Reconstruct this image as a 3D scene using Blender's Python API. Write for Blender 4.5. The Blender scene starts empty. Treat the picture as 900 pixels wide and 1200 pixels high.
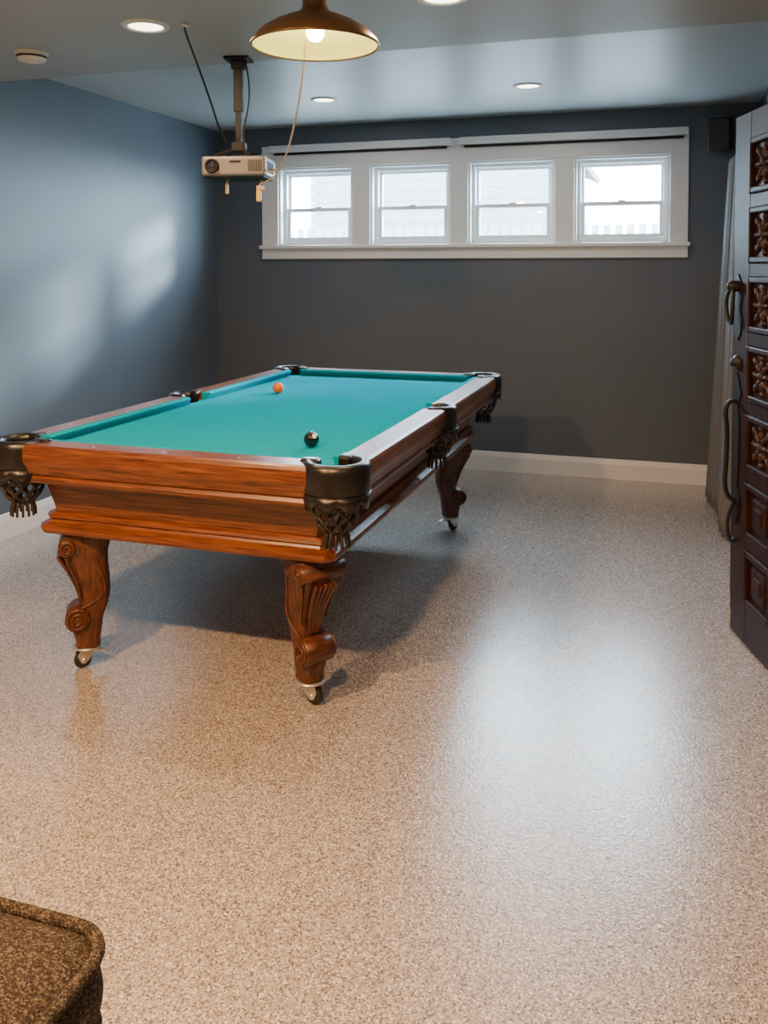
import bpy, bmesh, math, random
from mathutils import Vector, Matrix
random.seed(3)
scene = bpy.context.scene
COL = scene.collection
R = math.radians

# ---------------------------------------------------------------- materials
def mat(name, color=(.5,.5,.5), rough=.5, metal=0.0, coat=0.0, spec=.5, emit=None, estr=0.0):
    m = bpy.data.materials.new(name); m.use_nodes = True
    b = m.node_tree.nodes['Principled BSDF']
    b.inputs['Base Color'].default_value = (*color, 1)
    b.inputs['Roughness'].default_value = rough
    b.inputs['Metallic'].default_value = metal
    b.inputs['Coat Weight'].default_value = coat
    b.inputs['Specular IOR Level'].default_value = spec
    if emit:
        b.inputs['Emission Color'].default_value = (*emit, 1)
        b.inputs['Emission Strength'].default_value = estr
    return m
def nodes(m):
    nt = m.node_tree
    return nt, nt.nodes['Principled BSDF'], nt.nodes, nt.links
def add_bump(m, scale=50, strength=.2, dist=.002, detail=3, kind='noise', stretch=(1,1,1)):
    nt,b,N,L = nodes(m)
    tc = N.new('ShaderNodeTexCoord'); mp = N.new('ShaderNodeMapping'); mp.inputs['Scale'].default_value = stretch
    L.new(tc.outputs['Object'], mp.inputs['Vector'])
    if kind == 'noise':
        t = N.new('ShaderNodeTexNoise'); t.inputs['Detail'].default_value = detail
    else:
        t = N.new('ShaderNodeTexVoronoi')
    t.inputs['Scale'].default_value = scale
    L.new(mp.outputs[0], t.inputs['Vector'])
    bp = N.new('ShaderNodeBump'); bp.inputs['Strength'].default_value = strength; bp.inputs['Distance'].default_value = dist
    L.new(t.outputs[0], bp.inputs['Height']); L.new(bp.outputs[0], b.inputs['Normal'])
    return m
def noise_color(m, c1, c2, scale=3, stretch=(1,1,1), detail=4, lo=.35, hi=.65, dist=0):
    nt,b,N,L = nodes(m)
    tc = N.new('ShaderNodeTexCoord'); mp = N.new('ShaderNodeMapping'); mp.inputs['Scale'].default_value = stretch
    L.new(tc.outputs['Object'], mp.inputs['Vector'])
    t = N.new('ShaderNodeTexNoise'); t.inputs['Scale'].default_value = scale; t.inputs['Detail'].default_value = detail
    t.inputs['Distortion'].default_value = dist
    L.new(mp.outputs[0], t.inputs['Vector'])
    r = N.new('ShaderNodeValToRGB'); r.color_ramp.elements[0].position = lo; r.color_ramp.elements[1].position = hi
    r.color_ramp.elements[0].color = (*c1,1); r.color_ramp.elements[1].color = (*c2,1)
    L.new(t.outputs[0], r.inputs[0]); L.new(r.outputs[0], b.inputs['Base Color'])
    return m

M_wall = mat('wall_paint', (.10,.135,.175), .5); noise_color(M_wall,(.084,.109,.136),(.091,.118,.146),1.5); add_bump(M_wall,180,.12,.001)
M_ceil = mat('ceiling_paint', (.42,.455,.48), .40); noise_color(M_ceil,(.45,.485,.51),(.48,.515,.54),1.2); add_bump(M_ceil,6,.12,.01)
M_ceil_shade = mat('ceiling_paint_shaded', (.36,.38,.39), .45); noise_color(M_ceil_shade,(.34,.365,.38),(.37,.395,.41),1.2); add_bump(M_ceil_shade,6,.12,.01)  # same ceiling paint, darkened: weaker window light on the near ceiling put into colour
M_white = mat('white_trim_paint', (.72,.74,.75), .4); add_bump(M_white,60,.05,.001)
M_vinyl = mat('window_vinyl', (.78,.8,.82), .35); add_bump(M_vinyl,30,.03,.001)
def wood(name, c1, c2, c3, stretch, rough=.3, coat=.3, sc=5, spec=.5):
    m = mat(name, c1, rough, coat=coat, spec=spec)
    nt,b,N,L = nodes(m)
    b.inputs['Coat Roughness'].default_value = .2
    tc = N.new('ShaderNodeTexCoord'); mp = N.new('ShaderNodeMapping'); mp.inputs['Scale'].default_value = stretch
    L.new(tc.outputs['Object'], mp.inputs['Vector'])
    t = N.new('ShaderNodeTexNoise'); t.inputs['Scale'].default_value = sc; t.inputs['Detail'].default_value = 7; t.inputs['Distortion'].default_value = .6
    L.new(mp.outputs[0], t.inputs['Vector'])
    r = N.new('ShaderNodeValToRGB'); e = r.color_ramp.elements
    e[0].position=.33; e[0].color=(*c1,1); e[1].position=.68; e[1].color=(*c3,1)
    k=e.new(.5); k.color=(*c2,1)
    L.new(t.outputs[0], r.inputs[0]); L.new(r.outputs[0], b.inputs['Base Color'])
    bp = N.new('ShaderNodeBump'); bp.inputs['Strength'].default_value=.12; bp.inputs['Distance'].default_value=.001
    L.new(t.outputs[0], bp.inputs['Height']); L.new(bp.outputs[0], b.inputs['Normal'])
    return m
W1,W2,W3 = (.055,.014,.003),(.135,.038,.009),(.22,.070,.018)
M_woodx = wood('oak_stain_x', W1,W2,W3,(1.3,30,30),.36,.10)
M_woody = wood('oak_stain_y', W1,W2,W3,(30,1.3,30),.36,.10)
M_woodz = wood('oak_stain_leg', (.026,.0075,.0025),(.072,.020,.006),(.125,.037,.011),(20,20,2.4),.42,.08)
M_door = wood('dark_door_wood', (.011,.0038,.0028),(.020,.007,.005),(.036,.014,.010),(10,10,1.2),.5,.0,spec=.22)
M_doorc = wood('carved_wood', (.014,.006,.0045),(.034,.015,.010),(.075,.038,.026),(20,20,20),.5,.0,spec=.3)
M_leather = mat('black_leather', (.008,.008,.009), .32); add_bump(M_leather,300,.3,.001)
M_cloth = mat('teal_billiard_cloth', (.0,.27,.33), .9, spec=.0); noise_color(M_cloth,(.0,.255,.325),(.0,.305,.385),500,lo=.3,hi=.7)
M_slate = mat('slate_edge', (.02,.02,.022), .7); add_bump(M_slate,80,.2)
M_iron = mat('wrought_iron', (.010,.010,.011), .5, metal=.3); add_bump(M_iron,90,.3,.001)
M_steel = mat('zinc_steel', (.62,.62,.60), .32, metal=.8); add_bump(M_steel,100,.05,.001)
M_rubber = mat('black_rubber', (.012,.012,.012), .6); add_bump(M_rubber,100,.1,.001)
M_bronze = mat('oiled_bronze', (.19,.115,.06), .35, metal=.6); add_bump(M_bronze,60,.05,.001)
M_shadein = mat('shade_inner_enamel', (.50,.53,.17), .4); add_bump(M_shadein,60,.03,.001)
M_plastic = mat('silver_plastic', (.15,.145,.145), .38); add_bump(M_plastic,200,.05,.001)
M_wplastic = mat('white_plastic', (.72,.70,.66), .45); add_bump(M_wplastic,120,.05,.001)
M_black = mat('black_plastic', (.009,.009,.010), .55, spec=.3); add_bump(M_black,150,.1,.001)
M_orangeball = mat('ball_orange', (.85,.17,.005), .15, coat=.2)
M_blackball = mat('ball_black', (.006,.006,.007), .06, coat=.6)
M_ballwhite = mat('ball_white', (.8,.78,.7), .1)
M_tan = mat('tan_cable', (.50,.36,.24), .5); add_bump(M_tan,100,.05,.001)
M_yellow = mat('yellow_plug', (.60,.42,.12), .45); add_bump(M_yellow,100,.05,.001)
M_bulb = mat('bulb_glow', (1,.9,.7), .4, emit=(1,.72,.38), estr=30)
M_lens = mat('downlight_lens', (1,.9,.75), .4, emit=(1,.85,.62), estr=8)
M_glasslens = mat('projector_lens', (.02,.025,.04), .05, coat=1)
M_curtain = mat('grey_curtain', (.2,.21,.22), .9, spec=.2); noise_color(M_curtain,(.12,.13,.14),(.165,.175,.185),60,(1,1,8)); add_bump(M_curtain,400,.2,.001)
M_fringe = mat('leather_lace', (.016,.012,.010), .5); add_bump(M_fringe,300,.2,.001)

# tweed
M_tweed = mat('brown_tweed', (.1,.07,.05), .9, spec=.15)
nt,b,N,L = nodes(M_tweed)
tc=N.new('ShaderNodeTexCoord'); v=N.new('ShaderNodeTexVoronoi'); v.inputs['Scale'].default_value=340
L.new(tc.outputs['Object'],v.inputs['Vector'])
sp=N.new('ShaderNodeSeparateColor'); L.new(v.outputs['Color'],sp.inputs[0])
r=N.new('ShaderNodeValToRGB'); e=r.color_ramp.elements
e[0].position=0; e[0].color=(.014,.011,.009,1); e[1].position=1; e[1].color=(.12,.098,.078,1); k=e.new(.55); k.color=(.038,.030,.024,1)
L.new(sp.outputs[0],r.inputs[0]); L.new(r.outputs[0],b.inputs['Base Color'])
bp=N.new('ShaderNodeBump'); bp.inputs['Strength'].default_value=.8; bp.inputs['Distance'].default_value=.002
L.new(v.outputs['Distance'],bp.inputs['Height']); L.new(bp.outputs[0],b.inputs['Normal'])

# floor: fine granulate epoxy
M_floor = mat('pebble_epoxy_floor', (.4,.36,.33), .26, spec=.7, coat=.65)
nt,b,N,L = nodes(M_floor)
b.inputs['Coat Roughness'].default_value=.20
tc=N.new('ShaderNodeTexCoord'); v=N.new('ShaderNodeTexVoronoi'); v.inputs['Scale'].default_value=260
L.new(tc.outputs['Object'],v.inputs['Vector'])
sp=N.new('ShaderNodeSeparateColor'); L.new(v.outputs['Color'],sp.inputs[0])
r=N.new('ShaderNodeValToRGB'); r.color_ramp.interpolation='CONSTANT'; e=r.color_ramp.elements
e[0].position=0; e[0].color=(.12,.105,.10,1); e[1].position=.14; e[1].color=(.28,.255,.24,1)
for p,c in ((.42,(.42,.385,.36,1)),(.66,(.34,.33,.33,1)),(.82,(.68,.65,.62,1)),(.93,(.18,.135,.115,1))):
    k=e.new(p); k.color=c
L.new(sp.outputs[0],r.inputs[0]); L.new(r.outputs[0],b.inputs['Base Color'])
n2=N.new('ShaderNodeTexNoise'); n2.inputs['Scale'].default_value=130; n2.inputs['Detail'].default_value=2
L.new(tc.outputs['Object'],n2.inputs['Vector'])
bp=N.new('ShaderNodeBump'); bp.inputs['Strength'].default_value=.42; bp.inputs['Distance'].default_value=.0024
L.new(n2.outputs[0],bp.inputs['Height']); L.new(bp.outputs[0],b.inputs['Normal']); L.new(bp.outputs[0],b.inputs['Coat Normal'])

# glass
M_glass = bpy.data.materials.new('window_glass'); M_glass.use_nodes=True
nt=M_glass.node_tree; nt.nodes.clear()
o=nt.nodes.new('ShaderNodeOutputMaterial'); t=nt.nodes.new('ShaderNodeBsdfTransparent'); g=nt.nodes.new('ShaderNodeBsdfGlossy'); x=nt.nodes.new('ShaderNodeMixShader')
g.inputs['Roughness'].default_value=.02; x.inputs[0].default_value=.05; t.inputs[0].default_value=(.93,.97,.98,1)
nt.links.new(t.outputs[0],x.inputs[1]); nt.links.new(g.outputs[0],x.inputs[2]); nt.links.new(x.outputs[0],o.inputs[0])

# ---------------------------------------------------------------- helpers
def empty(name, loc=(0,0,0), rz=0):
    e = bpy.data.objects.new(name, None); COL.objects.link(e)
    e.location = loc; e.rotation_euler = (0,0,rz); e.empty_display_size=.1
    return e
def finish(name, bm, mats, parent=None, smooth=False, loc=(0,0,0), rot=(0,0,0)):
    bmesh.ops.recalc_face_normals(bm, faces=bm.faces)
    me = bpy.data.meshes.new(name); bm.to_mesh(me); bm.free()
    if not isinstance(mats,(list,tuple)): mats=[mats]
    for m in mats: me.materials.append(m)
    if smooth:
        for p in me.polygons: p.use_smooth=True
    ob = bpy.data.objects.new(name, me); COL.objects.link(ob)
    ob.location=loc; ob.rotation_euler=rot
    if parent: ob.parent=parent
    return ob
def bm_box(bm, c, s, bev=0.0, seg=2, mi=0):
    r = bmesh.ops.create_cube(bm, size=1.0)
    vs = r['verts']
    for v in vs: v.co = Vector((c[0]+v.co.x*s[0], c[1]+v.co.y*s[1], c[2]+v.co.z*s[2]))
    fs = set(f for v in vs for f in v.link_faces)
    for f in fs: f.material_index=mi
    if bev>0:
        es = set(e for v in vs for e in v.link_edges)
        rr=bmesh.ops.bevel(bm, geom=list(es), offset=bev, segments=seg, affect='EDGES', profile=.5)
        for f in rr['faces']: f.material_index=mi
def box(name, c, s, m, parent=None, bev=0.0, rot=(0,0,0), seg=2):
    bm=bmesh.new(); bm_box(bm,(0,0,0),s,bev,seg)
    return finish(name,bm,m,parent,loc=c,rot=rot)
def span(name,x0,x1,y0,y1,z0,z1,m,parent=None,bev=0.0):
    return box(name,((x0+x1)/2,(y0+y1)/2,(z0+z1)/2),(x1-x0,y1-y0,z1-z0),m,parent,bev)
def lathe(name, prof, m, parent=None, seg=48, loc=(0,0,0), rot=(0,0,0), a0=0, a1=2*math.pi, smooth=True):
    bm=bmesh.new(); full = abs(a1-a0-2*math.pi)<1e-4
    n = seg if full else seg+1
    rings=[]
    for i in range(n):
        a=a0+(a1-a0)*i/seg
        rings.append([bm.verts.new((r*math.cos(a),r*math.sin(a),z)) for r,z in prof])
    for i in range(seg):
        A=rings[i]; B=rings[(i+1)%n]
        for j in range(len(prof)-1):
            try: bm.faces.new((A[j],B[j],B[j+1],A[j+1]))
            except Exception: pass
    bmesh.ops.remove_doubles(bm, verts=bm.verts, dist=1e-5)
    return finish(name,bm,m,parent,smooth,loc,rot)
def tube(name, pts, rad, m, parent=None, cyclic=False, loc=(0,0,0), rot=(0,0,0), kind='NURBS', res=6):
    cu=bpy.data.curves.new(name,'CURVE'); cu.dimensions='3D'; cu.bevel_depth=rad; cu.bevel_resolution=3; cu.resolution_u=res; cu.use_fill_caps=True
    lists = pts if isinstance(pts[0][0],(tuple,list,Vector)) else [pts]
    for pl in lists:
        s=cu.splines.new(kind); s.points.add(len(pl)-1)
        for i,p in enumerate(pl): s.points[i].co=(*p,1)
        if kind=='NURBS': s.order_u=3; s.use_endpoint_u=True
        s.use_cyclic_u=cyclic
    cu.materials.append(m)
    ob=bpy.data.objects.new(name,cu); COL.objects.link(ob); ob.location=loc; ob.rotation_euler=rot
    if parent: ob.parent=parent
    return ob
def extrude_profile(bm, prof, frame0, frame1, mi=0):
    """prof list of (a,b); frame = function mapping (a,b)->Vector"""
    A=[bm.verts.new(frame0(*p)) for p in prof]; B=[bm.verts.new(frame1(*p)) for p in prof]
    n=len(prof); fs=[]
    for i in range(n): fs.append(bm.faces.new((A[i],A[(i+1)%n],B[(i+1)%n],B[i])))
    fs.append(bm.faces.new(A)); fs.append(bm.faces.new(B[::-1]))
    for f in fs: f.material_index=mi

# ---------------------------------------------------------------- room
XL,XR,YB,YF = -3.46,.62,6.38,-2.6
XR2 = 1.9; YJ=2.9
HC,HN = 2.62,2.44
YE = 3.62
span('floor',XL-.15,XR2+.15,YF-.15,YB+.2,-.1,0,M_floor)
# ceilings
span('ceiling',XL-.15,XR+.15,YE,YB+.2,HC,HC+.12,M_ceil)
span('ceiling_lower',XL-.15,XR2+.15,YF-.15,YE,HN,HC+.12,M_ceil_shade)
span('wall_left',XL-.15,XL,YF-.15,YB+.2,0,HC,M_wall)
span('wall_right',XR,XR+.15,YJ,YB+.2,0,HC,M_wall)
span('wall_right_return',XR+.15,XR2+.15,YJ,YJ+.15,0,HN,M_wall)
span('wall_right_near',XR2,XR2+.15,YF-.15,YJ,0,HN,M_wall)
span('wall_front',XL,XR2,YF-.15,YF,0,HN,M_wall)
wins=[(-2.91,-2.285),(-2.14,-1.51),(-1.373,-.738),(-.60,.05)]
WZ0,WZ1=1.685,2.295
bm=bmesh.new()
def bs(x0,x1,y0,y1,z0,z1,bev=0): bm_box(bm,((x0+x1)/2,(y0+y1)/2,(z0+z1)/2),(x1-x0,y1-y0,z1-z0),bev)
bs(XL,XR,YB,YB+.2,0,WZ0); bs(XL,XR,YB,YB+.2,WZ1,HC)
xs=[XL]+[v for w in wins for v in w]+[XR]
for i in range(0,len(xs),2): bs(xs[i],xs[i+1],YB,YB+.2,WZ0,WZ1)
finish('wall_back',bm,M_wall)

# baseboards with moulded top
def baseboard(name,p0,p1,nrm):
    bm=bmesh.new()
    prof=[(0,0),(.016,0),(.016,.105),(.012,.12),(.008,.138),(0,.142)]
    p0=Vector(p0);p1=Vector(p1);nrm=Vector(nrm)
    extrude_profile(bm,prof,lambda a,b:p0+nrm*a+Vector((0,0,b)),lambda a,b:p1+nrm*a+Vector((0,0,b)))
    return finish(name,bm,M_white)
baseboard('baseboard_back',(XL,YB,0),(XR,YB,0),(0,-1,0))
baseboard('baseboard_left',(XL,YF,0),(XL,YB-.017,0),(1,0,0))
baseboard('baseboard_right',(XR,YJ+.12,0),(XR,YB-.017,0),(-1,0,0))
baseboard('baseboard_front',(XL+.017,YF,0),(XR2,YF,0),(0,1,0))
span('trim_2',.562,XR,YJ,YJ+.10,0,2.16,M_white,None,.004)

# window casing
OX0,OX1=-3.05,.172
tr=empty('trim_1')
cy0,cy1=YB-.022,YB
span('head_board',OX0,OX1,cy0,cy1,WZ1,2.47,M_white,tr,.003)
xs=[OX0]+[v for w in wins for v in w]+[OX1]
for i in range(0,len(xs),2): span('casing_%d'%(i//2+1),xs[i],xs[i+1],cy0,cy1,WZ0,WZ1,M_white,tr,.003)
span('stool',OX0-.015,OX1+.015,YB-.05,YB,WZ0-.028,WZ0,M_white,tr,.005)
span('apron',OX0,OX1,cy0,cy1,1.578,WZ0-.028,M_white,tr,.003)
for i,(x0,x1) in enumerate(wins):
    w=empty('window_%d'%(i+1))
    d0,d1=YB-.002,YB+.18
    span('jamb_left',x0,x0+.015,d0,d1,WZ0,WZ1,M_white,w)
    span('jamb_right',x1-.015,x1,d0,d1,WZ0,WZ1,M_white,w)
    span('jamb_head',x0+.015,x1-.015,d0,d1,WZ1-.015,WZ1,M_white,w)
    span('jamb_sill',x0+.015,x1-.015,d0,d1,WZ0,WZ0+.012,M_white,w)
    a0,a1=x0+.015,x1-.015; z0,z1=WZ0+.012,WZ1-.015; zm=1.965
    def frame(nm,xa,xb,za,zb,y,t,wd,m=M_vinyl):
        span(nm+'_stile_l',xa,xa+wd,y,y+t,za,zb,m,w,.002); span(nm+'_stile_r',xb-wd,xb,y,y+t,za,zb,m,w,.002)
        span(nm+'_rail_b',xa+wd,xb-wd,y,y+t,za,za+wd,m,w,.002); span(nm+'_rail_t',xa+wd,xb-wd,y,y+t,zb-wd,zb,m,w,.002)
    frame('frame',a0,a1,z0,z1,YB+.06,.09,.026)
    frame('upper_sash',a0+.026,a1-.026,zm-.012,z1-.026,YB+.108,.028,.020)
    frame('lower_sash',a0+.026,a1-.026,z0+.026,zm+.018,YB+.074,.030,.028)
    span('upper_glass',a0+.046,a1-.046,YB+.120,YB+.124,zm+.008,z1-.046,M_glass,w)
    span('lower_glass',a0+.054,a1-.054,YB+.087,YB+.091,z0+.054,zm-.010,M_glass,w)
    span('sash_lock',(a0+a1)/2-.025,(a0+a1)/2+.025,YB+.070,YB+.09,zm+.018,zm+.028,M_vinyl,w,.002)
# roller shades
for nm,x0,x1 in (('roller_shade',-2.97,-1.50),('roller_shade.001',-1.43,.165)):
    e=empty(nm,((x0+x1)/2,YB-.045,2.435)); l=x1-x0
    lathe('tube',[(0,-l/2+.01),(.021,-l/2+.01),(.021,l/2-.01),(0,l/2-.01)],M_wplastic,e,24,rot=(0,R(90),0))
    box('fascia',(0,-.024,.008),(l,.006,.05),M_white,e,.002)
    box('bracket_l',(-l/2,0,0),(.006,.05,.055),M_white,e,.001)
    box('bracket_r',(l/2,0,0),(.006,.05,.055),M_white,e,.001)
    box('hem_bar',(0,.012,-.030),(l-.06,.008,.018),M_black,e,.002)

# ---------------------------------------------------------------- outside
M_grass=mat('concrete_yard',(.3,.3,.3),.9); noise_color(M_grass,(.30,.30,.29),(.38,.38,.37),4)
M_siding=mat('siding',(.12,.12,.125),.6); noise_color(M_siding,(.10,.105,.11),(.13,.135,.14),2)
M_roof=mat('roof_shingle',(.16,.15,.15),.9); noise_color(M_roof,(.05,.05,.05),(.09,.085,.085),20)
M_fence=mat('fence_boards',(.14,.14,.14),.6); add_bump(M_fence,20,.1)
span('ground_outside',-14,12,YB+.25,26,.6,.8,M_grass)
h=empty('neighbour_house',(-3.9,15,.8))
for i in range(14):
    box('lap_%02d'%i,(0,0,.1+i*.19),(4.6,.05,.185),M_siding,h,rot=(R(6),0,0))
bm=bmesh.new(); 
vs=[bm.verts.new(v) for v in ((-2.3,0,2.7),(2.3,0,2.7),(0,0,3.9))]; 
f=bm.faces.new(vs); r_=bmesh.ops.extrude_face_region(bm,geom=[f]); 
for v in r_['geom']:
    if isinstance(v,bmesh.types.BMVert): v.co.y+=5
finish('gable',bm,M_siding,h)
box('core',(0,2.6,1.35),(4.5,5,2.7),M_siding,h)
box('roof_l',(-1.25,2.4,3.32),(2.95,5.6,.1),M_roof,h,rot=(0,R(-27.5),0))
box('roof_r',(1.25,2.4,3.32),(2.95,5.6,.1),M_roof,h,rot=(0,R(27.5),0))
fc=empty('picket_fence',(0,11,.8))
bm=bmesh.new()
for i in range(90): bm_box(bm,(-7.5+i*.14,0,.62),(.09,.02,1.24))
bm_box(bm,(-1.2,.03,.3),(12.6,.03,.09)); bm_box(bm,(-1.2,.03,1.0),(12.6,.03,.09))
finish('pickets',bm,M_fence,fc)

# ---------------------------------------------------------------- pool table
T=empty('pool_table',(-1.594,3.79,0),R(-.1))
W,Lh,TZ=.695,1.28,.88
PC=(W-.085,Lh-.085)
wprof=[(.06,.742),(.030,.742),(.022,.756),(.028,.768),(.016,.778),(.010,.80),(.004,.812),(.0,.825),(.0,.864),(.004,.874),(.014,.88),(.100,.88),(.100,.80),(.06,.78)]
cprof=[(.100,.8795),(.128,.8790),(.136,.874),(.134,.868),(.118,.846),(.100,.844)]
def rail(name, side, s0, s1, m):
    # side: 'r','l','f','b'
    def fr(s,cut=0):
        def f(a,z):
            if side=='r': return Vector((W-a,s,z))
            if side=='l': return Vector((-W+a,s,z))
            if side=='f': return Vector((s,-Lh+a,z))
            return Vector((s,Lh-a,z))
        return f
    bm=bmesh.new(); extrude_profile(bm,wprof,fr(s0),fr(s1)); finish(name,bm,m,T)
    bm=bmesh.new()
    def fc(s,sg):
        def f(a,z):
            k=s+sg*(a-.10)*0.7
            return fr(k)(a,z)
        return f
    extrude_profile(bm,cprof,fc(s0,1),fc(s1,-1)); finish(name+'_cushion',bm,M_cloth,T)
rail('rail_right_near','r',-Lh+.155,-.072,M_woody); rail('rail_right_far','r',.072,Lh-.155,M_woody)
rail('rail_left_near','l',-Lh+.155,-.072,M_woody); rail('rail_left_far','l',.072,Lh-.155,M_woody)
rail('rail_front','f',-W+.155,W-.155,M_woodx); rail('rail_back','b',-W+.155,W-.155,M_woodx)
# bed cloth with pocket notches
def bed_outline():
    pts=[]
    bx,by=W-.10,Lh-.10
    def arc(cx,cy,r,a0,a1,n=10): return [(cx+r*math.cos(R(a0+(a1-a0)*i/n)),cy+r*math.sin(R(a0+(a1-a0)*i/n))) for i in range(n+1)]
    rc=.075
    cx,cy=PC
    side=arc(W-.045,0,.07,180+52,180-52,8)
    ne=arc(cx,cy,rc,-101,-169,10)
    pts+=side+ne
    pts+=[(-x,y) for x,y in ne[::-1]]+[(-x,-y) for x,y in side]+[(-x,-y) for x,y in ne]+[(x,-y) for x,y in ne[::-1]]
    return pts
ol=bed_outline()
bm=bmesh.new()
extrude_profile(bm,ol,lambda a,b:Vector((a,b,.8445)),lambda a,b:Vector((a,b,.834)),0)
finish('bed_cloth',bm,M_cloth,T)
bm=bmesh.new()
extrude_profile(bm,[(a*.995,b*.998) for a,b in ol],lambda a,b:Vector((a,b,.8335)),lambda a,b:Vector((a,b,.79)),0)
finish('slate',bm,M_slate,T)
# cabinet
def loft(name,rows,ch,m,parent):
    bm=bmesh.new(); rings=[]
    for z,hx,hy in rows:
        p=[(hx,-hy+ch),(hx,hy-ch),(hx-ch,hy),(-hx+ch,hy),(-hx,hy-ch),(-hx,-hy+ch),(-hx+ch,-hy),(hx-ch,-hy)]
        rings.append([bm.verts.new((x,y,z)) for x,y in p])
    for A,B in zip(rings,rings[1:]):
        for j in range(8): bm.faces.new((A[j],A[(j+1)%8],B[(j+1)%8],B[j]))
    bm.faces.new(rings[0]); bm.faces.new(rings[-1][::-1])
    return finish(name,bm,m,parent)
loft('cabinet',[(.80,.572,1.158),(.742,.572,1.158),(.735,.578,1.164),(.72,.572,1.158),(.605,.548,1.128)],.035,M_woodx,T)
loft('cabinet_moulding',[(.607,.551,1.131),(.600,.563,1.143),(.590,.567,1.147),(.582,.558,1.138),(.574,.563,1.143),(.560,.583,1.163),(.546,.585,1.165),(.533,.578,1.158)],.03,M_woodx,T)
loft('under_rail_frame',[(.785,.60,1.19),(.742,.60,1.19)],.12,M_woodx,T)
# corner pockets
def pocket(name, x, y, ang, r, corner=True):
    P=empty(name,(x,y,0),ang); P.parent=T
    half=R(132) if corner else R(98)
    prof=[(r-.012,.868),(r-.008,.882),(r,.888),(r+.014,.888),(r+.024,.880),(r+.027,.862),(r+.026,.80),(r+.020,.778),(r+.012,.774),(r+.008,.78),(r+.002,.84),(r-.010,.856),(r-.012,.868)]
    if not corner: prof=[(a-.004,b) for a,b in prof]
    lathe('collar',prof,M_leather,P,36,a0=-half,a1=half)
    for s in (-1,1):
        a=s*half
        o=box('toe_%s'%('a' if s<0 else 'b'),((r+.004)*math.cos(a),(r+.004)*math.sin(a),.860),(.066,.046,.060) if corner else (.046,.036,.056),M_leather,P,.012,rot=(0,0,a),seg=3)
    # scalloped skirt
    bm=bmesh.new(); n=40; h2=half*.80
    top=[];bot=[]
    for i in range(n+1):
        a=-h2+2*h2*i/n; ph=(i/n*5)%1.0
        zb=.768-.026*math.sin(math.pi*ph)-.004
        rr=r+.023
        top.append(bm.verts.new((rr*math.cos(a),rr*math.sin(a),.79))); bot.append(bm.verts.new(((rr-.004)*math.cos(a),(rr-.004)*math.sin(a),zb)))
    for i in range(n): bm.faces.new((top[i],top[i+1],bot[i+1],bot[i]))
    sk=finish('skirt',bm,M_leather,P,True); md=sk.modifiers.new('s','SOLIDIFY'); md.thickness=.004
    # laced basket
    lines=[]; nn=9
    for k in range(nn):
        for sg in (1,-1):
            pl=[]
            for j in range(7):
                f=j/6; a=2*math.pi*k/nn+sg*f*1.5
                rr=(r+.002)*(1-f)**.6+.030*f; z=.77-.115*f
                pl.append((rr*math.cos(a),rr*math.sin(a),z))
            lines.append(pl)
    tube('lace_basket',lines,.0056,M_fringe,P,res=3)
    lathe('basket_bottom',[(0,.646),(.028,.648),(.036,.658),(.034,.665),(0,.660)],M_leather,P,24)
    fr=[]
    for k in range(13):
        a=2*math.pi*k/13; r0=.030
        fr.append([(r0*math.cos(a),r0*math.sin(a),.660),((r0+.014)*math.cos(a),(r0+.014)*math.sin(a),.640),((r0+.012)*math.cos(a),(r0+.012)*math.sin(a),.606)])
    tube('tassels',fr,.0048,M_fringe,P,res=3)
    return P
pocket('pocket_corner_a', PC[0],-PC[1],R(-45),.084)
pocket('pocket_corner_b',-PC[0],-PC[1],R(-135),.084)
pocket('pocket_corner_c', PC[0], PC[1],R(45),.080)
pocket('pocket_corner_d',-PC[0], PC[1],R(135),.080)
pocket('pocket_side_a', W-.055,0,0,.066,False)
pocket('pocket_side_b',-W+.055,0,R(180),.066,False)
# rail sights
bm=bmesh.new()
for sx in (-1,1):
    for k in (-.88,-.60,-.32,.32,.60,.88):
        mtx=Matrix.Translation((sx*(W-.05),k,.8803))
        bmesh.ops.create_cone(bm,cap_ends=True,segments=16,radius1=.005,radius2=.005,depth=.0012,matrix=mtx)
for sy in (-1,1):
    for k in (-.28,0,.28):
        bmesh.ops.create_cone(bm,cap_ends=True,segments=16,radius1=.005,radius2=.005,depth=.0012,matrix=Matrix.Translation((k,sy*(Lh-.05),.8803)))
finish('rail_sights',bm,M_ballwhite,T)
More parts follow.
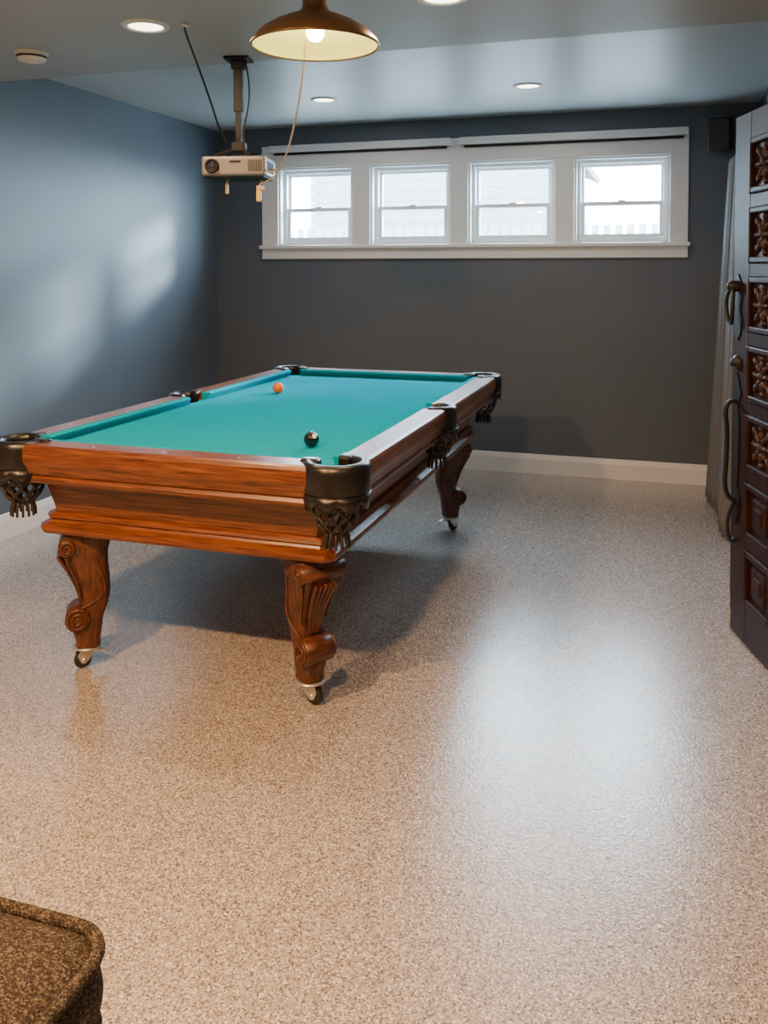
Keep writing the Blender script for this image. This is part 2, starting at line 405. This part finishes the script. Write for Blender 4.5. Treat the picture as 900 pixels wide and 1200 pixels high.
# legs
def leg(name,x,y,ang):
    P=empty(name,(x,y,0),ang); P.parent=T
    st=[(.536,-.005,.082,.082),(.515,-.005,.090,.088),(.49,.0,.092,.086),(.455,.004,.084,.078),(.41,-.004,.074,.068),(.36,-.020,.063,.060),(.31,-.034,.054,.054),
        (.265,-.036,.049,.050),(.225,-.024,.048,.048),(.19,-.006,.052,.048),(.155,.0,.056,.047),(.125,-.004,.048,.044),(.105,-.004,.042,.042),(.092,-.004,.046,.046),(.082,-.004,.044,.044)]
    bm=bmesh.new(); rings=[]; n=24
    for z,u,hd,ht in st:
        ring=[]
        for i in range(n):
            a=2*math.pi*i/n; c,s=math.cos(a),math.sin(a); e=.55
            ring.append(bm.verts.new((u+hd*math.copysign(abs(c)**e,c),ht*math.copysign(abs(s)**e,s),z)))
        rings.append(ring)
    for A,B in zip(rings,rings[1:]):
        for j in range(n): bm.faces.new((A[j],A[(j+1)%n],B[(j+1)%n],B[j]))
    bm.faces.new(rings[0]); bm.faces.new(rings[-1][::-1])
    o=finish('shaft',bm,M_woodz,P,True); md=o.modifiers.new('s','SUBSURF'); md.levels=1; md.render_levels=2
    lathe('scroll',[(0,-.060),(.034,-.060),(.040,-.057),(.046,-.052),(.046,.052),(.040,.057),(.034,.060),(0,.060)],M_woodz,P,32,loc=(.030,0,.198),rot=(R(90),0,0))
    lathe('knee_scroll',[(0,-.090),(.026,-.090),(.032,-.086),(.032,.086),(.026,.090),(0,.090)],M_woodz,P,32,loc=(.064,0,.478),rot=(R(90),0,0))
    sp_=[]
    for sg in (-1,1):
        pl=[]
        for k in range(30):
            f=k/29; a=f*2*math.pi*2.1+1.5; rr=.006+.036*f
            pl.append((.030+rr*math.cos(a),sg*.0605,.198+rr*math.sin(a)))
        sp_.append(pl)
        sp_.append([(-.004+.03,sg*.048,.235),(-.060,sg*.050,.27),(-.070,sg*.056,.33),(-.045,sg*.064,.40),(-.03,sg*.076,.45)])
        sp_.append([(.02,sg*.050,.30),(.035,sg*.060,.36),(.06,sg*.070,.41),(.07,sg*.080,.45)])
        pl=[]
        for k in range(20):
            f=k/19; a=f*2*math.pi*1.6; rr=.005+.023*f
            pl.append((.064+rr*math.cos(a),sg*.090,.478+rr*math.sin(a)))
        sp_.append(pl)
    tube('carved_volutes',sp_,.0050,M_woodz,P,res=4)
    rd=[]
    for k,off in enumerate((-.036,-.018,0,.018,.036)):
        rd.append([(.098,off*1.1,.44),(.074,off*1.0,.40),(.048,off*.8,.35),(.024,off*.55,.29),(.020,off*.4,.255)])
    tube('carved_ridges',rd,.0075,M_woodz,P,res=4)
    # caster
    lathe('caster_plate',[(0,.083),(.050,.083),(.050,.077),(.030,.074),(.022,.066),(0,.066)],M_steel,P,32)
    bm=bmesh.new()
    for sg in (-1,1):
        pr=[(-.026,.076),(.030,.076),(.040,.050),(.028,.024),(.008,.024),(-.018,.055)]
        extrude_profile(bm,pr,lambda a,b:Vector((a,sg*.017,b)),lambda a,b:Vector((a,sg*.021,b)))
    bm_box(bm,(.0,0,0.073),(.055,.042,.006))
    finish('caster_fork',bm,M_steel,P,rot=(0,0,R(20)))
    lathe('caster_wheel',[(0,-.013),(.024,-.013),(.030,-.009),(.0325,0),(.030,.009),(.024,.013),(0,.013)],M_rubber,P,32,loc=(.016,.006,.0325),rot=(R(90),0,R(20)))
    lathe('caster_hub',[(0,-.0225),(.011,-.0225),(.011,.0225),(0,.0225)],M_steel,P,20,loc=(.016,.006,.0325),rot=(R(90),0,R(20)))
    box('brake_lever',(-.044,0,.062),(.060,.034,.008),M_steel,P,.002,rot=(0,R(-18),0))
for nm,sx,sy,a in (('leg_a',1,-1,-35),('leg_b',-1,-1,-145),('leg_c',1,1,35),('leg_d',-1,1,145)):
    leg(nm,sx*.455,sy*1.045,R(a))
# balls
def ball(name,x,y,z,m,rot):
    e=empty(name,(x,y,z))
    bm=bmesh.new(); bmesh.ops.create_uvsphere(bm,u_segments=40,v_segments=24,radius=.0286); s=finish('shell',bm,m,e,True)
    lathe('number_spot',[(0,.02875),(.006,.02815),(.0085,.0275),(.0088,.0271)],M_ballwhite,e,24,rot=rot)
ball('billiard_ball_black',-1.22,2.95,.8445+.0286,M_blackball,(R(30),R(50),0))
ball('billiard_ball_orange',-1.92,4.185,.8445+.0286,M_orangeball,(R(100),R(-60),R(100)))

# ---------------------------------------------------------------- ceiling fixtures
def downlight(name,x,y,z,power,col):
    e=empty(name,(x,y,z))
    lathe('trim_ring',[(.066,0),(.066,-.004),(.070,-.009),(.088,-.007),(.092,0)],M_white,e,48)
    lathe('lens',[(0,-.003),(.066,-.003)],M_lens,e,32)
    l=bpy.data.lights.new(name+'_lamp','AREA'); l.shape='DISK'; l.size=.125; l.energy=power; l.color=col
    o=bpy.data.objects.new('lamp',l); COL.objects.link(o); o.parent=e; o.location=(0,0,-.012)
WARM=(1,.54,.24)
downlight('recessed_downlight',-1.91,2.96,HN,16,(1,.66,.40))
downlight('recessed_downlight.001',-.73,2.96,HN,14,(1,.66,.40))
downlight('recessed_downlight.002',-.79,5.38,HC,8,(1,.88,.75))
downlight('recessed_downlight.003',-2.14,5.41,HC,8,(1,.88,.75))
downlight('recessed_downlight.004',-1.91,.7,HN,150,WARM)
downlight('recessed_downlight.005',-.73,.7,HN,95,WARM)
downlight('recessed_downlight.006',.9,.7,HN,16,WARM)
downlight('recessed_downlight.007',-1.91,-1.4,HN,50,WARM)

# pendant
p=empty('pendant_lamp',(-1.05,2.58,0))
zb=2.205
outer=[(.202,zb),(.200,zb+.012),(.175,zb+.040),(.135,zb+.066),(.095,zb+.084),(.060,zb+.098),(.045,zb+.108),(.040,zb+.125),(.038,zb+.165),(.030,zb+.175),(.0,zb+.178)]
lathe('shade_outer',outer,M_bronze,p,64)
lathe('shade_rim',[(.196,zb+.001),(.199,zb-.004),(.204,zb-.004),(.205,zb+.002),(.202,zb+.006)],M_bronze,p,64)
lathe('shade_inner',[(.198,zb+.001),(.196,zb+.012),(.171,zb+.037),(.131,zb+.062),(.091,zb+.080),(.056,zb+.094),(.0,zb+.096)],M_shadein,p,64)
lathe('bulb',[(0,zb+.012),(.014,zb+.015),(.026,zb+.026),(.030,zb+.042),(.026,zb+.058),(.016,zb+.076),(.013,zb+.092),(0,zb+.093)],M_bulb,p,32)
lathe('canopy',[(0,HN-.03),(.02,HN-.028),(.055,HN-.016),(.062,HN-.004),(.062,HN)],M_bronze,p,40)
tube('stem',[(0,0,zb+.17),(0,0,HN-.02)],.006,M_bronze,p,kind='POLY')
l=bpy.data.lights.new('pendant_bulb','POINT'); l.energy=6; l.color=(1,.78,.42); l.shadow_soft_size=.03
o=bpy.data.objects.new('bulb_lamp',l); COL.objects.link(o); o.parent=p; o.location=(0,0,zb-.0)
# smoke detector
s=empty('smoke_detector',(-2.62,3.175,HN))
lathe('base',[(.070,0),(.070,-.010),(.064,-.014)],M_wplastic,s,48)
lathe('body',[(.062,-.012),(.062,-.026),(.055,-.036),(.040,-.040),(.018,-.041),(.016,-.044),(0,-.044)],M_wplastic,s,48)
lathe('vent_slots',[(.0625,-.018),(.0632,-.020),(.0632,-.024),(.0615,-.026)],M_black,s,48)

# ---------------------------------------------------------------- projector
pr=empty('ceiling_projector',(-1.81,3.54,0),R(12))
PZ=1.950
box('ceiling_plate',(0,0,HN-.006),(.11,.11,.012),M_black,pr,.002)
box('plate_collar',(0,0,HN-.03),(.06,.05,.04),M_black,pr,.004)
box('mast_outer',(0,0,HN-.13),(.040,.034,.22),M_black,pr,.003)
box('mast_inner',(0,0,PZ+.165),(.026,.022,.18),M_black,pr,.002)
box('tilt_block',(0,0,PZ+.095),(.06,.05,.04),M_black,pr,.004)
tube('spider_arms',[[(0,0,PZ+.085),(.05,.03,PZ+.078),(.10,.06,PZ+.05)],[(0,0,PZ+.085),(-.05,.03,PZ+.078),(-.10,.06,PZ+.05)],[(0,0,PZ+.085),(.04,-.03,PZ+.078),(.07,-.06,PZ+.05)],[(0,0,PZ+.085),(-.04,-.03,PZ+.078),(-.09,-.06,PZ+.05)]],.007,M_black,pr)
bm=bmesh.new(); bm_box(bm,(0,0,0),(.285,.21,.088),.012,3)
finish('body',bm,M_plastic,pr,False,loc=(.0,0,PZ))
box('lower_tray',(.0,0,PZ-.045),(.27,.19,.010),M_black,pr,.003)
lathe('lens_ring',[(0,0),(.030,0),(.032,.006),(.030,.016),(.024,.018),(.022,.008),(0,.006)],M_black,pr,32,loc=(-.092,-.104,PZ),rot=(R(90),0,0))
lathe('lens',[(0,.014),(.012,.012),(.022,.008)],M_glasslens,pr,32,loc=(-.092,-.104,PZ),rot=(R(90),0,0))
bm=bmesh.new()
for i in range(9): bm_box(bm,(.070+i*.007,-.1055,PZ),(.0032,.002,.05))
for i in range(10): bm_box(bm,(.143,-.06+i*.013,PZ),(.002,.006,.05))
finish('vents',bm,M_black,pr)
box('plain_mark',(.010,-.1056,PZ+.018),(.05,.002,.009),M_black,pr,0)
box('top_panel',(.02,-.02,PZ+.045),(.12,.06,.004),M_wplastic,pr,.001)
box('plug_tan',(.105,-.06,PZ-.130),(.022,.022,.05),M_yellow,pr,.005)
box('plug_tan_b',(.112,-.06,PZ-.095),(.034,.020,.022),M_tan,pr,.004)
box('plug_yellow',(-.045,-.04,PZ-.095),(.014,.014,.045),M_yellow,pr,.004)
tube('hanging_leads',[[(.10,.0,PZ-.04),(.11,-.03,PZ-.07),(.108,-.06,PZ-.08)],[(-.05,0,PZ-.045),(-.05,-.03,PZ-.06),(-.045,-.04,PZ-.08)],[(.14,.03,PZ),(.18,.02,PZ-.01),(.16,-.02,PZ-.05),(.12,-.05,PZ-.07)]],.004,M_tan,pr)
tube('mast_cable',[(.03,0,HN-.01),(.055,-.01,2.33),(.045,-.01,2.2),(.02,-.03,2.1),(.05,-.06,PZ+.045)],.0035,M_black,pr)
# cables: world coords
c1=empty('power_cable',(0,0,0))
tube('cord',[(-1.75,2.98,HN),(-1.76,2.98,HN-.01),(-1.80,3.15,2.34),(-1.83,3.33,2.20),(-1.86,3.46,2.10),(-1.84,3.50,2.045)],.0045,M_black,c1)
box('ceiling_clip',(-1.75,2.98,HN-.006),(.02,.03,.012),M_wplastic,c1,.003)
c2=empty('lamp_cable',(0,0,0))
tube('cord',[(-1.10,2.62,HN),(-1.10,2.63,2.36),(-1.14,2.72,2.22),(-1.30,3.0,2.04),(-1.48,3.28,1.915),(-1.62,3.46,1.91),(-1.69,3.53,1.945)],.0035,M_tan,c2)
box('ceiling_clip',(-1.10,2.62,HN-.006),(.02,.03,.012),M_wplastic,c2,.003)

# ---------------------------------------------------------------- speaker
sp=empty('wall_speaker',(.365,YB,2.40))
bm=bmesh.new(); bm_box(bm,(0,0,0),(.145,.12,.22),.012,3); finish('cabinet',bm,M_black,sp,loc=(0,-.13,0),rot=(R(12),0,R(-10)))
box('grille',(-.012,-.193,-.014),(.125,.006,.20),M_rubber,sp,.002,rot=(R(12),0,R(-10)))
box('bracket',(0,-.035,.0),(.03,.07,.03),M_black,sp,.003)
box('bracket_plate',(0,-.004,.0),(.05,.008,.09),M_black,sp,.002)

# ---------------------------------------------------------------- curtain on right wall
cu=empty('curtain_panel',(0,0,0))
bm=bmesh.new(); nu,nz=120,24; g=[]
for j in range(nz+1):
    f=j/nz; z=2.19-2.175*f
    row=[]
    for i in range(nu+1):
        t=i/nu
        y=5.02+t*1.02+ .02*math.sin(t*23)
        amp=.040+.035*f
        x=.44-.035*f - .05*f*t + amp*math.sin(t*2*math.pi*8+.6*math.sin(f*3)+.3)*(.8+.2*math.sin(t*9))
        row.append(bm.verts.new((min(x,.585),y,z)))
    g.append(row)
for j in range(nz):
    for i in range(nu): bm.faces.new((g[j][i],g[j][i+1],g[j+1][i+1],g[j+1][i]))
o=finish('fabric',bm,M_curtain,cu,True); md=o.modifiers.new('s','SOLIDIFY'); md.thickness=.003
tube('rod',[(.44,4.0,2.20),(.44,6.2,2.20)],.011,M_iron,cu,kind='POLY')
for y in (4.05,6.12): box('rod_bracket',(.53,y,2.20),(.18,.02,.02),M_iron,cu,.002)

# ---------------------------------------------------------------- door
D=empty('door_1',(.553,2.985,0),math.atan2(.873,-.247))
DW,DH,th=.907,2.11,.045
bm=bmesh.new(); bm_box(bm,(DW/2,0,DH/2+.006),(DW,th*.55,DH)); 
rows=[1.90-.27*i for i in range(7)]
cols=[(.165,.425),(.482,.742)]   # measured from free edge
for s in (-1,1):
    y=s*th*.36
    for a,b_ in ((0,.165),(.425,.482),(.742,DW)):
        bm_box(bm,(DW-(a+b_)/2,y,DH/2+.006),(b_-a,th*.30,DH),.003,1)
    zs=[DH+.006]+[v for r0 in rows for v in (r0+.108,r0-.108)]+[.006]
    for i in range(0,len(zs),2):
        zt,zl=zs[i],zs[i+1]
        for (a,b_) in cols: bm_box(bm,(DW-(a+b_)/2,y,(zt+zl)/2),(b_-a,th*.30,zt-zl),.003,1)
finish('slab',bm,M_door,D)
for s in (-1,1):
    bm=bmesh.new(); bc=bmesh.new()
    for ri,z in enumerate(rows):
        for a,b_ in cols:
            cx=DW-(a+b_)/2; w2=(b_-a)/2; y=s*th*.44
            for dx in (-1,1):
                bm_box(bm,(cx+dx*(w2-.012),y,z),(.024,.030,.216),.006,2)
                bm_box(bm,(cx,y,z+dx*.096),(2*w2-.048,.030,.024),.006,2)
            if ri>=5:
                bm_box(bm,(cx,s*th*.34,z),(.13,.022,.12),.008,2); bm_box(bm,(cx,s*th*.5,z),(.07,.020,.06),.007,2)
            else:
                def blob(x,zz,sx,sz,rot=0,h=.014):
                    mt=Matrix.Translation((x,s*(th*.30),zz))@Matrix.Rotation(rot,4,'Y')@Matrix.Diagonal((sx,h,sz,1))
                    bmesh.ops.create_icosphere(bc,subdivisions=2,radius=1,matrix=mt)
                blob(cx,z,.018,.018,h=.026)
                for k in range(8):
                    a_=k*math.pi/4; rr=.040
                    blob(cx+rr*math.cos(a_),z+rr*math.sin(a_),.022,.010,-a_,.018)
                for k in range(4):
                    a_=math.pi/4+k*math.pi/2
                    blob(cx+.078*math.cos(a_)*1.15,z+.078*math.sin(a_)*.9,.026,.013,-a_,.014)
                    blob(cx+.075*math.cos(a_-math.pi/4),z+.070*math.sin(a_-math.pi/4),.013,.013,0,.014)
    finish('panel_mouldings',bm,M_door,D); finish('panel_carving',bc,M_doorc,D,True)
hx=DW-.06; hy=th*.5
def lat(name,prof,loc): lathe(name,prof,M_iron,D,24,loc=loc,rot=(R(-90),0,0))
bm=bmesh.new()
pr_=[(-.03,1.24),(-.045,1.30),(-.02,1.34),(-.04,1.38),(-.025,1.45),(0,1.48),(.025,1.45),(.04,1.38),(.02,1.34),(.045,1.30),(.03,1.24),(0,1.21)]
extrude_profile(bm,pr_,lambda a,b:Vector((hx+a,hy,b)),lambda a,b:Vector((hx+a,hy+.006,b)))
pr_=[(-.03,.50),(-.045,.56),(-.015,.62),(-.028,.72),(-.028,.88),(-.015,.94),(-.045,1.0),(-.02,1.05),(0,1.08),(.02,1.05),(.045,1.0),(.015,.94),(.028,.88),(.028,.72),(.015,.62),(.045,.56),(.03,.50),(0,.46)]
extrude_profile(bm,pr_,lambda a,b:Vector((hx+a,hy,b)),lambda a,b:Vector((hx+a,hy+.006,b)))
finish('iron_plates',bm,M_iron,D)
tube('pull_handle',[(hx,hy,.96),(hx,hy+.035,.97),(hx,hy+.050,.92),(hx,hy+.040,.85),(hx,hy+.042,.72),(hx,hy+.050,.62),(hx,hy+.03,.555),(hx,hy,.56)],.009,M_iron,D)
tube('pull_tail',[(hx,hy+.005,.56),(hx+.01,hy+.03,.50),(hx,hy+.035,.42),(hx-.01,hy+.02,.38),(hx,hy+.005,.40)],.007,M_iron,D)
tube('knocker_ring',[(hx,hy+.02,1.43),(hx+.03,hy+.035,1.41),(hx+.04,hy+.04,1.35),(hx+.02,hy+.035,1.29),(hx,hy+.03,1.275),(hx-.02,hy+.035,1.29),(hx-.04,hy+.04,1.35),(hx-.03,hy+.035,1.41),(hx,hy+.02,1.43)],.008,M_iron,D)
lat('knocker_boss',[(0,.05),(.014,.046),(.022,.03),(.024,.0)],(hx,hy,1.43))
lat('lock_rose',[(0,.03),(.015,.03),(.018,.018),(.030,.012),(.032,0)],(hx,hy,1.12))
for z in (.25,1.05,1.85):
    lathe('hinge',[(0,-.05),(.009,-.05),(.009,.05),(0,.05)],M_iron,D,16,loc=(.0,.028,z))
M_worn=mat('worn_wood',(.45,.30,.18),.7); noise_color(M_worn,(.2,.12,.07),(.5,.35,.22),60); 
bm=bmesh.new()
pr_=[(0,.012),(-.018,.012),(-.014,.05),(-.02,.08),(-.009,.10),(-.011,.14),(0,.17)]
extrude_profile(bm,pr_,lambda a,b:Vector((DW+a,th*.49,b)),lambda a,b:Vector((DW+a,th*.53,b)))
finish('worn_corner',bm,M_worn,D)

# ---------------------------------------------------------------- ottoman
O=empty('tweed_ottoman',(-1.235,.80,0))
def rounded(name,hx,hy,z0,z1,bulge,m,n=14,rc=.07):
    bm=bmesh.new(); rings=[]
    lev=16
    for j in range(lev+1):
        f=j/lev; z=z0+(z1-z0)*f
        k=math.sin(math.pi*f)
        off=bulge*k
        ring=[]
        for q,(sx,sy) in enumerate(((1,1),(-1,1),(-1,-1),(1,-1))):
            for i in range(n):
                a=math.pi/2*(q+i/(n-1))
                ring.append(bm.verts.new((sx*(hx-rc)+(rc+off)*math.cos(a),sy*(hy-rc)+(rc+off)*math.sin(a),z)))
        rings.append(ring)
    N_=len(rings[0])
    for A,B in zip(rings,rings[1:]):
        for j in range(N_): bm.faces.new((A[j],A[(j+1)%N_],B[(j+1)%N_],B[j]))
    bm.faces.new(rings[0][::-1])
    prev=rings[-1]
    for s_,dz in ((.93,.012),(.80,.024),(.55,.034),(.25,.038)):
        cur=[bm.verts.new((v.co.x*s_,v.co.y*s_,z1+dz)) for v in rings[-1]]
        for j in range(N_): bm.faces.new((prev[j],prev[(j+1)%N_],cur[(j+1)%N_],cur[j]))
        prev=cur
    bm.faces.new(prev)
    return finish(name,bm,m,O,True)
rounded('cushion',.40,.365,.30,.42,.018,M_tweed)
rounded('base',.385,.35,.07,.295,.004,M_tweed)
def loop(hx,hy,z,rc=.07):
    pts=[]
    for q,(sx,sy) in enumerate(((1,1),(-1,1),(-1,-1),(1,-1))):
        for i in range(8):
            a=math.pi/2*(q+i/7); pts.append((sx*(hx-rc)+rc*math.cos(a),sy*(hy-rc)+rc*math.sin(a),z))
    return pts
tube('piping_top',loop(.408,.373,.423),.011,M_tweed,O,cyclic=True,kind='POLY')
tube('piping_low',loop(.405,.370,.302),.009,M_tweed,O,cyclic=True,kind='POLY')
for sx in (-1,1):
    for sy in (-1,1): lathe('foot',[(0,0),(.022,0),(.030,.07),(0,.075)],M_door,O,20,loc=(sx*.32,sy*.29,0))

# ---------------------------------------------------------------- lighting
w=bpy.data.worlds.new('sky_world'); scene.world=w; w.use_nodes=True
bg=w.node_tree.nodes['Background']; bg.inputs[0].default_value=(.68,.85,1.0,1); bg.inputs[1].default_value=82
for i,(x0,x1) in enumerate(wins):
    l=bpy.data.lights.new('window_portal','AREA'); l.shape='RECTANGLE'; l.size=x1-x0; l.size_y=WZ1-WZ0
    l.cycles.is_portal=True
    o=bpy.data.objects.new('window_portal_%d'%(i+1),l); COL.objects.link(o)
    o.location=((x0+x1)/2,YB+.19,(WZ0+WZ1)/2); o.rotation_euler=(R(-90),0,0); o.parent=bpy.data.objects['window_%d'%(i+1)]
l=bpy.data.lights.new('hazy_sun','SUN'); l.energy=17; l.angle=R(8.5); l.color=(.85,.93,1)
o=bpy.data.objects.new('hazy_sun',l); COL.objects.link(o); o.location=(3,10,6)
o.rotation_euler=Vector((-.8,-1.0,-.42)).to_track_quat('-Z','Y').to_euler()
# ---------------------------------------------------------------- camera
cam=bpy.data.cameras.new('camera'); co=bpy.data.objects.new('camera',cam); COL.objects.link(co)
co.location=(0,0,1.5); co.rotation_euler=(R(88),0,math.atan(325/1020))
cam.sensor_fit='AUTO'; cam.sensor_width=36; cam.lens=30.6
cam.shift_y=-(285-1020*math.tan(R(2)))/1200
cam.clip_start=.05
scene.camera=co
